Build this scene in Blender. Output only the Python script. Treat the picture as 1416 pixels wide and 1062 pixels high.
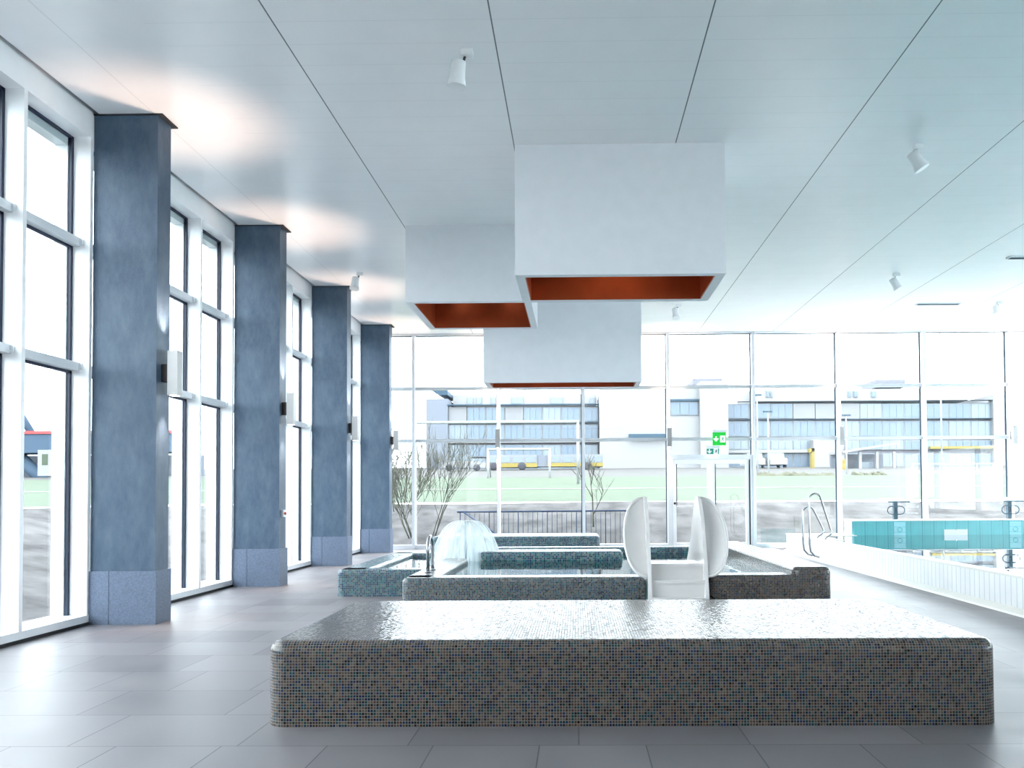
import bpy, math, random
from mathutils import Vector, Matrix
R = math.radians
PI = math.pi
for o in list(bpy.data.objects):
    bpy.data.objects.remove(o)
scene = bpy.context.scene
COL = scene.collection

# ---------------------------------------------------------------- camera
F_PX = 1150.0
EYE = Vector((0, 0, 1.25))
PITCH, ROLL, YAW = 0.0263, -0.0059, -0.0106
PPX, PPY = 785.94, 654.96
cp, sp, cy, sy = math.cos(PITCH), math.sin(PITCH), math.cos(YAW), math.sin(YAW)
fwd = Vector((sy * cp, cy * cp, sp))
r0 = Vector((cy, -sy, 0))
u0 = r0.cross(fwd)
cam_r = r0 * math.cos(ROLL) + u0 * math.sin(ROLL)
cam_u = u0 * math.cos(ROLL) - r0 * math.sin(ROLL)
cd = bpy.data.cameras.new('camera')
cam = bpy.data.objects.new('camera', cd)
COL.objects.link(cam)
cam.matrix_world = Matrix(((cam_r.x, cam_u.x, -fwd.x, EYE.x), (cam_r.y, cam_u.y, -fwd.y, EYE.y),
                           (cam_r.z, cam_u.z, -fwd.z, EYE.z), (0, 0, 0, 1)))
cd.sensor_fit = 'HORIZONTAL'
cd.sensor_width = 36.0
cd.lens = 36.0 * F_PX / 1416.0
cd.shift_x = -(PPX - 708.0) / 1416.0
cd.shift_y = (PPY - 531.0) / 1416.0
cd.clip_end = 500
scene.camera = cam

# ---------------------------------------------------------------- sky, exposure
scene.view_settings.view_transform = 'Standard'
scene.view_settings.look = 'None'
scene.view_settings.gamma = 1.0
scene.view_settings.exposure = 1.38
world = bpy.data.worlds.new('overcast_sky')
scene.world = world
world.use_nodes = True
bg = world.node_tree.nodes['Background']
bg.inputs['Color'].default_value = (0.905, 0.945, 1.0, 1)
bg.inputs['Strength'].default_value = 4.2
WARM = (1.0, 0.72, 0.55)

# ---------------------------------------------------------------- materials
def nodes_of(m):
    return m.node_tree.nodes, m.node_tree.links

def mat(name, col, rough=0.5, metal=0.0, var=0.0, vscale=6.0, stretch=(1, 1, 1), bump=0.0, bscale=40.0, spec=0.5, col2=None, coat=0.0, detail=5):
    m = bpy.data.materials.new(name)
    m.use_nodes = True
    n, l = nodes_of(m)
    b = n['Principled BSDF']
    b.inputs['Roughness'].default_value = rough
    b.inputs['Metallic'].default_value = metal
    b.inputs['Specular IOR Level'].default_value = spec
    b.inputs['Coat Weight'].default_value = coat
    b.inputs['Coat Roughness'].default_value = 0.1
    c = tuple(col) + (1,)
    tc = n.new('ShaderNodeTexCoord')
    mp = n.new('ShaderNodeMapping')
    mp.inputs['Scale'].default_value = stretch
    l.new(tc.outputs['Object'], mp.inputs['Vector'])
    nz = n.new('ShaderNodeTexNoise')
    nz.inputs['Scale'].default_value = vscale
    nz.inputs['Detail'].default_value = detail
    nz.inputs['Roughness'].default_value = .5 if detail < 10 else .72
    l.new(mp.outputs['Vector'], nz.inputs['Vector'])
    rp = n.new('ShaderNodeValToRGB')
    v = max(var, 0.02)
    e = rp.color_ramp.elements
    e[0].position, e[1].position = 0.3, 0.7
    e[0].color = tuple(x * (1 - v) for x in col) + (1,)
    e[1].color = (tuple(col2) + (1,)) if col2 else tuple(min(1, x * (1 + v)) for x in col) + (1,)
    l.new(nz.outputs['Fac'], rp.inputs['Fac'])
    l.new(rp.outputs['Color'], b.inputs['Base Color'])
    if bump:
        nb = n.new('ShaderNodeTexNoise')
        nb.inputs['Scale'].default_value = bscale
        nb.inputs['Detail'].default_value = 4
        l.new(mp.outputs['Vector'], nb.inputs['Vector'])
        bp = n.new('ShaderNodeBump')
        bp.inputs['Strength'].default_value = bump
        bp.inputs['Distance'].default_value = 0.02
        l.new(nb.outputs['Fac'], bp.inputs['Height'])
        l.new(bp.outputs['Normal'], b.inputs['Normal'])
    return m

def math_node(n, l, op, a, b=None):
    x = n.new('ShaderNodeMath')
    x.operation = op
    for i, v in enumerate((a, b)):
        if v is None:
            continue
        if isinstance(v, (int, float)):
            x.inputs[i].default_value = v
        else:
            l.new(v, x.inputs[i])
    return x.outputs[0]

def emit(name, col, s):
    m = bpy.data.materials.new(name)
    m.use_nodes = True
    b = m.node_tree.nodes['Principled BSDF']
    b.inputs['Base Color'].default_value = tuple(col) + (1,)
    b.inputs['Emission Color'].default_value = tuple(col) + (1,)
    b.inputs['Emission Strength'].default_value = s
    return m

def clear(name, tint, ior=1.45, rough=0.0, ripple=0.0, rscale=3.0, facmul=1.0):
    """see-through pane or water: tinted transmission with a Fresnel reflection"""
    m = bpy.data.materials.new(name)
    m.use_nodes = True
    n, l = nodes_of(m)
    n.remove(n['Principled BSDF'])
    out = n['Material Output']
    tr = n.new('ShaderNodeBsdfTransparent')
    tr.inputs['Color'].default_value = tuple(tint) + (1,)
    gl = n.new('ShaderNodeBsdfGlossy')
    gl.inputs['Roughness'].default_value = rough
    geo = n.new('ShaderNodeNewGeometry')
    dt = n.new('ShaderNodeVectorMath')
    dt.operation = 'DOT_PRODUCT'
    l.new(geo.outputs['Normal'], dt.inputs[0])
    l.new(geo.outputs['Incoming'], dt.inputs[1])
    f0 = ((ior - 1) / (ior + 1)) ** 2
    cs = math_node(n, l, 'SUBTRACT', 1.0, math_node(n, l, 'MINIMUM', math_node(n, l, 'ABSOLUTE', dt.outputs['Value']), 1.0))
    schlick = math_node(n, l, 'ADD', math_node(n, l, 'MULTIPLY', math_node(n, l, 'POWER', cs, 5.0), 1 - f0), f0)
    mx = n.new('ShaderNodeMixShader')
    if ripple:
        tc = n.new('ShaderNodeTexCoord')
        nz = n.new('ShaderNodeTexNoise')
        nz.inputs['Scale'].default_value = rscale
        nz.inputs['Detail'].default_value = 3
        l.new(tc.outputs['Object'], nz.inputs['Vector'])
        bp = n.new('ShaderNodeBump')
        bp.inputs['Strength'].default_value = ripple
        bp.inputs['Distance'].default_value = 0.02
        l.new(nz.outputs['Fac'], bp.inputs['Height'])
        l.new(bp.outputs['Normal'], gl.inputs['Normal'])
        l.new(bp.outputs['Normal'], dt.inputs[0])
    f = math_node(n, l, 'MINIMUM', math_node(n, l, 'MULTIPLY', schlick, facmul), 1.0)
    l.new(f, mx.inputs['Fac'])
    l.new(tr.outputs[0], mx.inputs[1])
    l.new(gl.outputs[0], mx.inputs[2])
    l.new(mx.outputs[0], out.inputs['Surface'])
    return m

def mosaic(name, tile=0.0158, grout=(0.20, 0.18, 0.165), pal=None, use_uv=True, line=0.15, rough=0.2):
    m = bpy.data.materials.new(name)
    m.use_nodes = True
    n, l = nodes_of(m)
    b = n['Principled BSDF']
    tc = n.new('ShaderNodeTexCoord')
    sc = n.new('ShaderNodeVectorMath')
    sc.operation = 'SCALE'
    sc.inputs['Scale'].default_value = 1.0 / tile
    l.new(tc.outputs['UV'], sc.inputs[0])
    fl = n.new('ShaderNodeVectorMath')
    fl.operation = 'FLOOR'
    l.new(sc.outputs[0], fl.inputs[0])
    fr = n.new('ShaderNodeVectorMath')
    fr.operation = 'FRACTION'
    l.new(sc.outputs[0], fr.inputs[0])
    sep = n.new('ShaderNodeSeparateXYZ')
    l.new(fr.outputs[0], sep.inputs[0])
    wn = n.new('ShaderNodeTexWhiteNoise')
    wn.noise_dimensions = '2D'
    l.new(fl.outputs[0], wn.inputs['Vector'])
    rp = n.new('ShaderNodeValToRGB')
    rp.color_ramp.interpolation = 'CONSTANT'
    pal = pal or [(0.0, (0.0040, 0.0079, 0.0297)), (.09, (0.0026, 0.0040, 0.0053)), (.20, (0.0040, 0.0264, 0.0277)), (.30, (0.0561, 0.0422, 0.0330)), (.46, (0.0693, 0.0528, 0.0409)),
                  (.60, (0.0330, 0.0224, 0.0172)), (.72, (0.0079, 0.0363, 0.0495)), (.80, (0.0561, 0.0277, 0.0198)), (.87, (0.0106, 0.0185, 0.0594)), (.93, (0.0858, 0.0693, 0.0561))]
    e = rp.color_ramp.elements
    while len(e) < len(pal):
        e.new(0.5)
    for el, (p, c) in zip(e, pal):
        el.position = p
        el.color = tuple(c) + (1,)
    l.new(wn.outputs['Value'], rp.inputs['Fac'])
    # grout mask
    masks = []
    for ax in ('X', 'Y'):
        d = math_node(n, l, 'ABSOLUTE', math_node(n, l, 'SUBTRACT', sep.outputs[ax], 0.5))
        masks.append(math_node(n, l, 'GREATER_THAN', d, 0.5 - line / 2))
    g = math_node(n, l, 'MAXIMUM', masks[0], masks[1])
    mx = n.new('ShaderNodeMix')
    mx.data_type = 'RGBA'
    l.new(g, mx.inputs['Factor'])
    l.new(rp.outputs['Color'], mx.inputs['A'])
    mx.inputs['B'].default_value = tuple(grout) + (1,)
    l.new(mx.outputs['Result'], b.inputs['Base Color'])
    rr = math_node(n, l, 'ADD', math_node(n, l, 'MULTIPLY', g, 0.4), rough)
    l.new(rr, b.inputs['Roughness'])
    b.inputs['Specular IOR Level'].default_value = 0.46
    # every little tile sits at its own slight tilt
    geo = n.new('ShaderNodeNewGeometry')
    sub = n.new('ShaderNodeVectorMath')
    sub.operation = 'SUBTRACT'
    l.new(wn.outputs['Color'], sub.inputs[0])
    sub.inputs[1].default_value = (.5, .5, .5)
    s2 = n.new('ShaderNodeVectorMath')
    s2.operation = 'SCALE'
    s2.inputs['Scale'].default_value = 0.15
    l.new(sub.outputs[0], s2.inputs[0])
    ad = n.new('ShaderNodeVectorMath')
    ad.operation = 'ADD'
    l.new(geo.outputs['Normal'], ad.inputs[0])
    l.new(s2.outputs[0], ad.inputs[1])
    nm = n.new('ShaderNodeVectorMath')
    nm.operation = 'NORMALIZE'
    l.new(ad.outputs[0], nm.inputs[0])
    l.new(nm.outputs[0], b.inputs['Normal'])
    return m

def lines_mat(name, base, line_col, specs, rough=0.3, spec=0.5, noise=0.05, xmin=None, metal=0.0):
    """flat colour with joints: specs = list of (axis, period, offset, width, strength)"""
    m = bpy.data.materials.new(name)
    m.use_nodes = True
    n, l = nodes_of(m)
    b = n['Principled BSDF']
    b.inputs['Roughness'].default_value = rough
    b.inputs['Specular IOR Level'].default_value = spec
    b.inputs['Metallic'].default_value = metal
    tc = n.new('ShaderNodeTexCoord')
    sep = n.new('ShaderNodeSeparateXYZ')
    l.new(tc.outputs['Object'], sep.inputs[0])
    tot = None
    for ax, per, off, w, st in specs:
        t = math_node(n, l, 'DIVIDE', math_node(n, l, 'ADD', sep.outputs[ax], 1000 * per - off), per)
        fr = math_node(n, l, 'FRACT', t)
        msk = math_node(n, l, 'MULTIPLY', math_node(n, l, 'LESS_THAN', fr, w / per), st)
        tot = msk if tot is None else math_node(n, l, 'MAXIMUM', tot, msk)
    if xmin is not None:
        tot = math_node(n, l, 'MULTIPLY', tot, math_node(n, l, 'MAXIMUM', math_node(n, l, 'GREATER_THAN', sep.outputs['X'], xmin), .17))
    nz = n.new('ShaderNodeTexNoise')
    nz.inputs['Scale'].default_value = 3
    nz.inputs['Detail'].default_value = 4
    l.new(tc.outputs['Object'], nz.inputs['Vector'])
    rp = n.new('ShaderNodeValToRGB')
    e = rp.color_ramp.elements
    e[0].position, e[1].position = .3, .7
    e[0].color = tuple(x * (1 - noise) for x in base) + (1,)
    e[1].color = tuple(min(1, x * (1 + noise)) for x in base) + (1,)
    l.new(nz.outputs['Fac'], rp.inputs['Fac'])
    mx = n.new('ShaderNodeMix')
    mx.data_type = 'RGBA'
    l.new(tot, mx.inputs['Factor'])
    l.new(rp.outputs['Color'], mx.inputs['A'])
    mx.inputs['B'].default_value = tuple(line_col) + (1,)
    l.new(mx.outputs['Result'], b.inputs['Base Color'])
    return m

def floor_mat():
    m = bpy.data.materials.new('stone_slabs')
    m.use_nodes = True
    n, l = nodes_of(m)
    b = n['Principled BSDF']
    tc = n.new('ShaderNodeTexCoord')
    br = n.new('ShaderNodeTexBrick')
    br.offset = 0.37
    br.offset_frequency = 2
    br.squash = 0.62
    br.squash_frequency = 3
    for k, v in (('Scale', 1.0), ('Brick Width', .86), ('Row Height', 0.60), ('Mortar Size', 0.0032), ('Mortar Smooth', 0.0), ('Bias', 0.0)):
        br.inputs[k].default_value = v
    br.inputs['Color1'].default_value = (.155, .145, .155, 1)
    br.inputs['Color2'].default_value = (.215, .20, .21, 1)
    br.inputs['Mortar'].default_value = (.05, .05, .06, 1)
    l.new(tc.outputs['Object'], br.inputs['Vector'])
    nz = n.new('ShaderNodeTexNoise')
    nz.inputs['Scale'].default_value = 2.2
    nz.inputs['Detail'].default_value = 8
    l.new(tc.outputs['Object'], nz.inputs['Vector'])
    mx = n.new('ShaderNodeMix')
    mx.data_type = 'RGBA'
    mx.blend_type = 'MULTIPLY'
    mx.inputs['Factor'].default_value = 0.5
    l.new(br.outputs['Color'], mx.inputs['A'])
    rp = n.new('ShaderNodeValToRGB')
    e = rp.color_ramp.elements
    e[0].position, e[1].position = .3, .75
    e[0].color, e[1].color = (.62, .62, .66, 1), (1, 1, 1, 1)
    l.new(nz.outputs['Fac'], rp.inputs['Fac'])
    l.new(rp.outputs['Color'], mx.inputs['B'])
    l.new(mx.outputs['Result'], b.inputs['Base Color'])
    r2 = n.new('ShaderNodeMapRange')
    r2.inputs['To Min'].default_value = .34
    r2.inputs['To Max'].default_value = .55
    l.new(nz.outputs['Fac'], r2.inputs['Value'])
    l.new(r2.outputs[0], b.inputs['Roughness'])
    b.inputs['Specular IOR Level'].default_value = 0.6
    return m

def curtain_mat():
    m = bpy.data.materials.new('falling_water')
    m.use_nodes = True
    n, l = nodes_of(m)
    n.remove(n['Principled BSDF'])
    out = n['Material Output']
    tc = n.new('ShaderNodeTexCoord')
    mp = n.new('ShaderNodeMapping')
    mp.inputs['Scale'].default_value = (46, 1.3, 1)
    l.new(tc.outputs['UV'], mp.inputs['Vector'])
    nz = n.new('ShaderNodeTexNoise')
    nz.inputs['Scale'].default_value = 1.0
    nz.inputs['Detail'].default_value = 5
    l.new(mp.outputs['Vector'], nz.inputs['Vector'])
    rp = n.new('ShaderNodeMapRange')
    rp.inputs['From Min'].default_value = .36
    rp.inputs['From Max'].default_value = .72
    rp.inputs['To Min'].default_value = .07
    rp.inputs['To Max'].default_value = .75
    l.new(nz.outputs['Fac'], rp.inputs['Value'])
    tr = n.new('ShaderNodeBsdfTransparent')
    df = n.new('ShaderNodeBsdfDiffuse')
    df.inputs['Color'].default_value = (.9, .95, .97, 1)
    tl = n.new('ShaderNodeBsdfTranslucent')
    tl.inputs['Color'].default_value = (.9, .95, .97, 1)
    ad = n.new('ShaderNodeMixShader')
    ad.inputs['Fac'].default_value = .6
    l.new(df.outputs[0], ad.inputs[1])
    l.new(tl.outputs[0], ad.inputs[2])
    mx = n.new('ShaderNodeMixShader')
    l.new(rp.outputs[0], mx.inputs['Fac'])
    l.new(tr.outputs[0], mx.inputs[1])
    l.new(ad.outputs[0], mx.inputs[2])
    l.new(mx.outputs[0], out.inputs['Surface'])
    return m

M = {}
M['white'] = mat('white_lacquer', (.88, .89, .90), .35)
M['white_metal'] = mat('white_aluminium', (.88, .89, .91), .3)
M['grey_metal'] = mat('pale_grey_aluminium', (.66, .69, .72), .35)
M['sconce'] = mat('sconce_aluminium', (.36, .355, .35), .35, .3)
M['mullion'] = mat('mullion_aluminium', (.66, .68, .71), .35)
M['transom'] = mat('transom_aluminium', (.50, .525, .55), .35)
M['dark'] = mat('black_gasket', (.012, .02, .05), .5)
M['gap'] = mat('dark_recess', (.02, .022, .025), .8)
M['bronze'] = mat('dark_bracket', (.03, .022, .022), .5)
M['concrete'] = mat('blue_grey_concrete', (.027, .071, .140), .5, var=.3, vscale=2.4, stretch=(2.2, 2.2, .9), bump=.25, bscale=90, col2=(.080, .122, .172), detail=13)
M['plinth'] = mat('blue_grey_stone', (.11, .145, .215), .6, var=.2, vscale=60, bump=.3, bscale=200)
M['plaster'] = mat('pale_plaster', (.78, .77, .76), .8)
M['pendant'] = mat('pendant_white', (.80, .815, .85), .45)
M['copper'] = mat('copper_lining', (.42, .085, .026), .35, .55, var=.2, vscale=2)
M['mosaic'] = mosaic('glass_mosaic')
M['mosaic_teal'] = mosaic('teal_glass_mosaic', tile=.023, pal=[(0, (.006, .02, .07)), (.15, (.005, .035, .045)), (.32, (.015, .13, .15)), (.52, (.08, .16, .17)), (.72, (.015, .05, .12)), (.88, (.15, .15, .15))], grout=(.22, .26, .27))
M['mosaic_lit'] = mosaic('blue_brown_lit_mosaic', pal=[(0, (.008, .016, .055)), (.14, (.005, .007, .009)), (.26, (.008, .055, .062)), (.42, (.07, .078, .075)), (.60, (.10, .095, .085)), (.74, (.015, .08, .10)), (.85, (.016, .035, .10)), (.92, (.07, .045, .035))], grout=(.25, .26, .26))  # tile mix, lighter and bluer with the window reflection put into its colours
M['floor'] = floor_mat()
M['ceiling'] = lines_mat('metal_ceiling_panels', (.85, .85, .865), (.10, .12, .13),
                         [('X', 1.777, -2.457, .012, 1.0), ('Y', .343, .11, .005, .17)], rough=.28, spec=.6, noise=.015, xmin=-3.5)
M['glass'] = clear('window_glass', (.93, .97, .97), 1.45)
M['water'] = clear('pool_water', (.62, .84, .86), 1.33, .02, .12, 2.5)
M['lane_water'] = clear('lane_pool_water', (.50, .82, .84), 1.33, .0, .03, 1.2, 1.3)
M['steel'] = mat('stainless_steel', (.36, .38, .40), .2, 1.0)
M['slide'] = mat('white_fibreglass', (.72, .70, .69), .25)
M['turq'] = lines_mat('turquoise_end_tiles', (.10, .46, .50), (.03, .22, .26), [('X', .238, .0, .010, 1.0), ('X', .119, .05, .005, .5)], rough=.2)
M['pad'] = lines_mat('touch_pad_tiles', (.34, .68, .74), (.12, .40, .48), [('Z', .11, .0, .008, .8)], rough=.3)
M['basin'] = mat('turquoise_basin', (.28, .55, .58), .4)
M['rib'] = lines_mat('ribbed_white_tiles', (.74, .76, .77), (.50, .53, .56), [('Y', .115, .0, .018, .8)], rough=.35)
M['kerb_tile'] = mat('cream_kerb_tiles', (.66, .66, .62), .45)
M['paint_blue'] = mat('blue_grey_enamel', (.06, .12, .16), .4)
M['ink'] = mat('black_print', (.02, .02, .025), .6)
M['sign_green'] = emit('lit_green_sign', (.0, .30, .02), .45)
M['sign_teal'] = mat('green_sign_print', (.0, .26, .18), .4)
M['sign_white'] = emit('lit_white_pictogram', (.9, .95, .9), .2)
M['lamp'] = emit('lamp_face', (1.0, .93, .82), 12.0)
M['curtain'] = curtain_mat()
M['earth'] = mat('bare_earth', (.080, .075, .075), .95, var=.45, vscale=1.6, bump=.8, bscale=6, spec=.08)
M['grass'] = mat('lawn_grass', (.068, .084, .060), .95, var=.12, vscale=3, spec=.08)
M['marking'] = mat('chalk_line', (.30, .30, .29), .9, spec=.08)
M['asphalt'] = mat('pale_asphalt', (.075, .072, .07), .9, spec=.08)
M['bark'] = mat('grey_bark', (.10, .095, .075), .9, spec=.08)
M['wall_pale'] = mat('pale_render', (0.126, 0.126, 0.143), .8, spec=.08)
M['wall_white'] = mat('white_render', (0.210, 0.210, 0.215), .8, spec=.08)
M['wall_grey'] = mat('grey_render', (0.132, 0.144, 0.168), .8, spec=.08)
M['cornice'] = mat('slate_cornice', (0.038, 0.063, 0.087), .6, spec=.08)
M['bwin'] = mat('blue_facade_glass', (0.071, 0.103, 0.143), .25)
M['bframe'] = mat('pale_window_frame', (0.170, 0.185, 0.200), .6, spec=.08)
M['bpane'] = mat('pale_facade_glass', (0.112, 0.139, 0.165), .25)
M['panel'] = mat('white_facade_panel', (0.170, 0.172, 0.180), .7, spec=.08)
M['yellow'] = mat('yellow_paint', (.21, .165, .05), .4, spec=.08)
M['bus_white'] = mat('bus_white_paint', (0.165, 0.171, 0.182), .4, spec=.08)
M['bus_glass'] = mat('bus_window_glass', (0.102, 0.126, 0.144), .2)
M['tyre'] = mat('black_tyre', (.05, .05, .06), .8, spec=.08)
M['car_white'] = mat('car_white_paint', (0.204, 0.204, 0.210), .3, spec=.08)
M['hedge'] = mat('winter_hedge', (0.075, 0.072, 0.050), .95, var=.4, vscale=5, spec=.08)
M['rail_dark'] = mat('dark_blue_railing_paint', (.03, .045, .09), .5, spec=.08)
M['bridge'] = mat('bridge_steel_blue', (.05, .075, .11), .6, spec=.08)
M['red'] = mat('red_stripe_paint', (.35, .06, .06), .6, spec=.08)
M['goal'] = mat('goal_white_paint', (0.240, 0.246, 0.252), .5, spec=.08)

# ---------------------------------------------------------------- mesh helpers
class MB:
    def __init__(s):
        s.v, s.f, s.sm, s.uv = [], [], [], []
    def face(s, idx, smooth=False, uv=None):
        s.f.append(idx); s.sm.append(smooth); s.uv.append(uv)
    def box(s, x0, x1, y0, y1, z0, z1):
        b = len(s.v)
        s.v += [(x, y, z) for z in (z0, z1) for y in (y0, y1) for x in (x0, x1)]
        for q in ((0, 2, 3, 1), (4, 5, 7, 6), (0, 1, 5, 4), (2, 6, 7, 3), (0, 4, 6, 2), (1, 3, 7, 5)):
            s.face([b + i for i in q])
        return s
    def tube(s, pts, r, n=8, closed=False, r1=None):
        pts = [Vector(p) for p in pts]
        N = len(pts)
        b = len(s.v)
        up = None
        for i, p in enumerate(pts):
            if closed:
                t = pts[(i + 1) % N] - pts[i - 1]
            else:
                t = pts[min(i + 1, N - 1)] - pts[max(i - 1, 0)]
            t.normalize()
            if up is None:
                up = Vector((0, 0, 1)) if abs(t.z) < .9 else Vector((1, 0, 0))
            a = t.cross(up); a.normalize()
            c = a.cross(t); up = c
            rr = r if r1 is None else r + (r1 - r) * i / max(1, N - 1)
            for k in range(n):
                w = 2 * PI * k / n
                s.v.append(tuple(p + a * rr * math.cos(w) + c * rr * math.sin(w)))
        for i in range(N if closed else N - 1):
            j = (i + 1) % N
            for k in range(n):
                k2 = (k + 1) % n
                s.face([b + i * n + k, b + j * n + k, b + j * n + k2, b + i * n + k2], True)
        if not closed:
            s.face([b + k for k in range(n)])
            s.face([b + (N - 1) * n + k for k in reversed(range(n))])
        return s
    def lathe(s, prof, n=24, at=(0, 0, 0), cap=True):
        b = len(s.v)
        for r, z in prof:
            for k in range(n):
                w = 2 * PI * k / n
                s.v.append((at[0] + r * math.cos(w), at[1] + r * math.sin(w), at[2] + z))
        for i in range(len(prof) - 1):
            for k in range(n):
                k2 = (k + 1) % n
                s.face([b + i * n + k, b + i * n + k2, b + (i + 1) * n + k2, b + (i + 1) * n + k], True,
                       [(k / n, i / len(prof)), ((k + 1) / n, i / len(prof)), ((k + 1) / n, (i + 1) / len(prof)), (k / n, (i + 1) / len(prof))])
        if cap:
            s.face([b + k for k in reversed(range(n))])
            s.face([b + (len(prof) - 1) * n + k for k in range(n)])
        return s
    def prism(s, poly, axis, a0, a1):
        """extrude polygon along axis: poly in the two other axes (in order)"""
        b = len(s.v)
        N = len(poly)
        def P(p, a):
            return {'X': (a, p[0], p[1]), 'Y': (p[0], a, p[1]), 'Z': (p[0], p[1], a)}[axis]
        s.v += [P(p, a0) for p in poly] + [P(p, a1) for p in poly]
        s.face([b + i for i in range(N)])
        s.face([b + N + i for i in reversed(range(N))])
        for i in range(N):
            j = (i + 1) % N
            s.face([b + i, b + N + i, b + N + j, b + j])
        return s
    def build(s, name, m, parent=None, loc=None, rot=None):
        me = bpy.data.meshes.new(name)
        me.from_pydata(s.v, [], s.f)
        if any(u is not None for u in s.uv):
            lay = me.uv_layers.new(name='UVMap')
            for p, u in zip(me.polygons, s.uv):
                if u:
                    for li, c in zip(p.loop_indices, u):
                        lay.data[li].uv = c
        for p, q in zip(me.polygons, s.sm):
            p.use_smooth = q
        me.materials.append(m)
        me.validate()
        import bmesh
        bm = bmesh.new(); bm.from_mesh(me)
        bmesh.ops.recalc_face_normals(bm, faces=bm.faces)
        bm.to_mesh(me); bm.free()
        o = bpy.data.objects.new(name, me)
        COL.objects.link(o)
        if parent is not None:
            o.parent = parent
        if loc: o.location = loc
        if rot: o.rotation_euler = rot
        return o

def tag(o, label=None, cat=None, group=None, kind=None):
    if label: o['label'] = label
    if cat: o['category'] = cat
    if group: o['group'] = group
    if kind: o['kind'] = kind
    return o

def empty(name, loc=(0, 0, 0), rz=0.0, label=None, cat=None, group=None, kind=None):
    o = bpy.data.objects.new(name, None)
    COL.objects.link(o)
    o.empty_display_size = .1
    o.location = loc
    o.rotation_euler = (0, 0, rz)
    return tag(o, label, cat, group, kind)

def copy_tree(o, parent=None):
    c = o.copy()
    COL.objects.link(c)
    if parent is not None:
        c.parent = parent
    for ch in list(o.children):
        copy_tree(ch, c)
    return c

def box(name, m, x0, x1, y0, y1, z0, z1, parent=None):
    return MB().box(x0, x1, y0, y1, z0, z1).build(name, m, parent)

def soft_block(name, m, x0, x1, y0, y1, z0, z1, parent=None, rc=.10, rb=.06, loc=None):
    """tiled block with rounded upright corners and a rounded upper edge, tile coordinates running round it"""
    mb = MB()
    NC, NB = 8, 7
    def ring(ins, z):
        r = max(rc - ins, .004)
        pts = []
        for cx, cy_, a0 in ((x1 - rc, y1 - rc, 0), (x0 + rc, y1 - rc, 90), (x0 + rc, y0 + rc, 180), (x1 - rc, y0 + rc, 270)):
            for k in range(NC + 1):
                a = R(a0 + 90 * k / NC)
                pts.append((cx + r * math.cos(a), cy_ + r * math.sin(a), z))
        return pts
    prof = [(0, z0, 0), (0, z1 - rb, z1 - rb - z0)]
    for k in range(1, NB + 1):
        a = R(90 * k / NB)
        prof.append((rb * (1 - math.cos(a)), z1 - rb + rb * math.sin(a), z1 - rb - z0 + rb * a))
    base = ring(0, 0)
    N = len(base)
    ss = [0]
    for i in range(N):
        a, b = base[i], base[(i + 1) % N]
        ss.append(ss[-1] + math.dist(a, b))
    for ins, z, t in prof:
        mb.v += ring(ins, z)
    for j in range(len(prof) - 1):
        for i in range(N):
            i2 = (i + 1) % N
            mb.face([j * N + i, j * N + i2, (j + 1) * N + i2, (j + 1) * N + i], True,
                    [(ss[i], prof[j][2]), (ss[i + 1], prof[j][2]), (ss[i + 1], prof[j + 1][2]), (ss[i], prof[j + 1][2])])
    top = [(len(prof) - 1) * N + i for i in range(N)]
    mb.face(top, True, [(mb.v[i][0], mb.v[i][1]) for i in top])
    mb.face([i for i in reversed(range(N))], False, [(mb.v[i][0], mb.v[i][1]) for i in reversed(range(N))])
    o = mb.build(name, m, parent, loc)
    w = o.modifiers.new('weighted', 'WEIGHTED_NORMAL')
    w.keep_sharp = True
    return o

def at(u, v, Y):
    """point of the place at depth Y that stands behind photo pixel (u, v)"""
    d = cam_r * (u - PPX) - cam_u * (v - PPY) + fwd * F_PX
    return EYE + d * (Y / d.y)

def spot(name, parent, loc, target, power, size=R(60), blend=.6, col=WARM, rad=.03):
    ld = bpy.data.lights.new(name, 'SPOT')
    ld.energy = power
    ld.spot_size = size
    ld.spot_blend = blend
    ld.color = col
    ld.shadow_soft_size = rad
    o = bpy.data.objects.new(name, ld)
    COL.objects.link(o)
    o.parent = parent
    o.location = loc
    d = Vector(target) - Vector(loc)
    o.rotation_euler = d.to_track_quat('-Z', 'Y').to_euler()
    return o

# ---------------------------------------------------------------- room shell
HC = 5.11            # ceiling height
XW = -4.84           # inner plane of the left window wall
YB = 19.63           # inner plane of the end window wall
XR, YN = 17.5, -6.0
tag(box('floor', M['floor'], -5.3, 4.55, YN, YB + .25, -.15, 0), kind='structure')
tag(box('ceiling', M['ceiling'], XW + .06, XR, YN, YB + .02, HC, HC + .12), kind='structure')
tag(box('trim_1', M['gap'], XW - .4, XR + .2, YN - .2, YB + .3, HC + .125, HC + .3), kind='structure')
tag(box('wall_front', M['plaster'], -5.3, XR + .2, YN - .2, YN, -1.2, HC + .12), kind='structure')
tag(box('wall_right', M['plaster'], XR, XR + .2, YN, YB + .3, -1.2, .5), kind='structure')
tag(box('wall_left', M['white'], XW - .3, XW, YN, -1.0, 0, HC + .12), kind='structure')

Z1, Z2 = 3.80, 2.555     # transom heights
D0, S = 8.221, 3.431     # first pillar, pillar spacing
GX = XW - .19            # glass plane of the left wall

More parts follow.
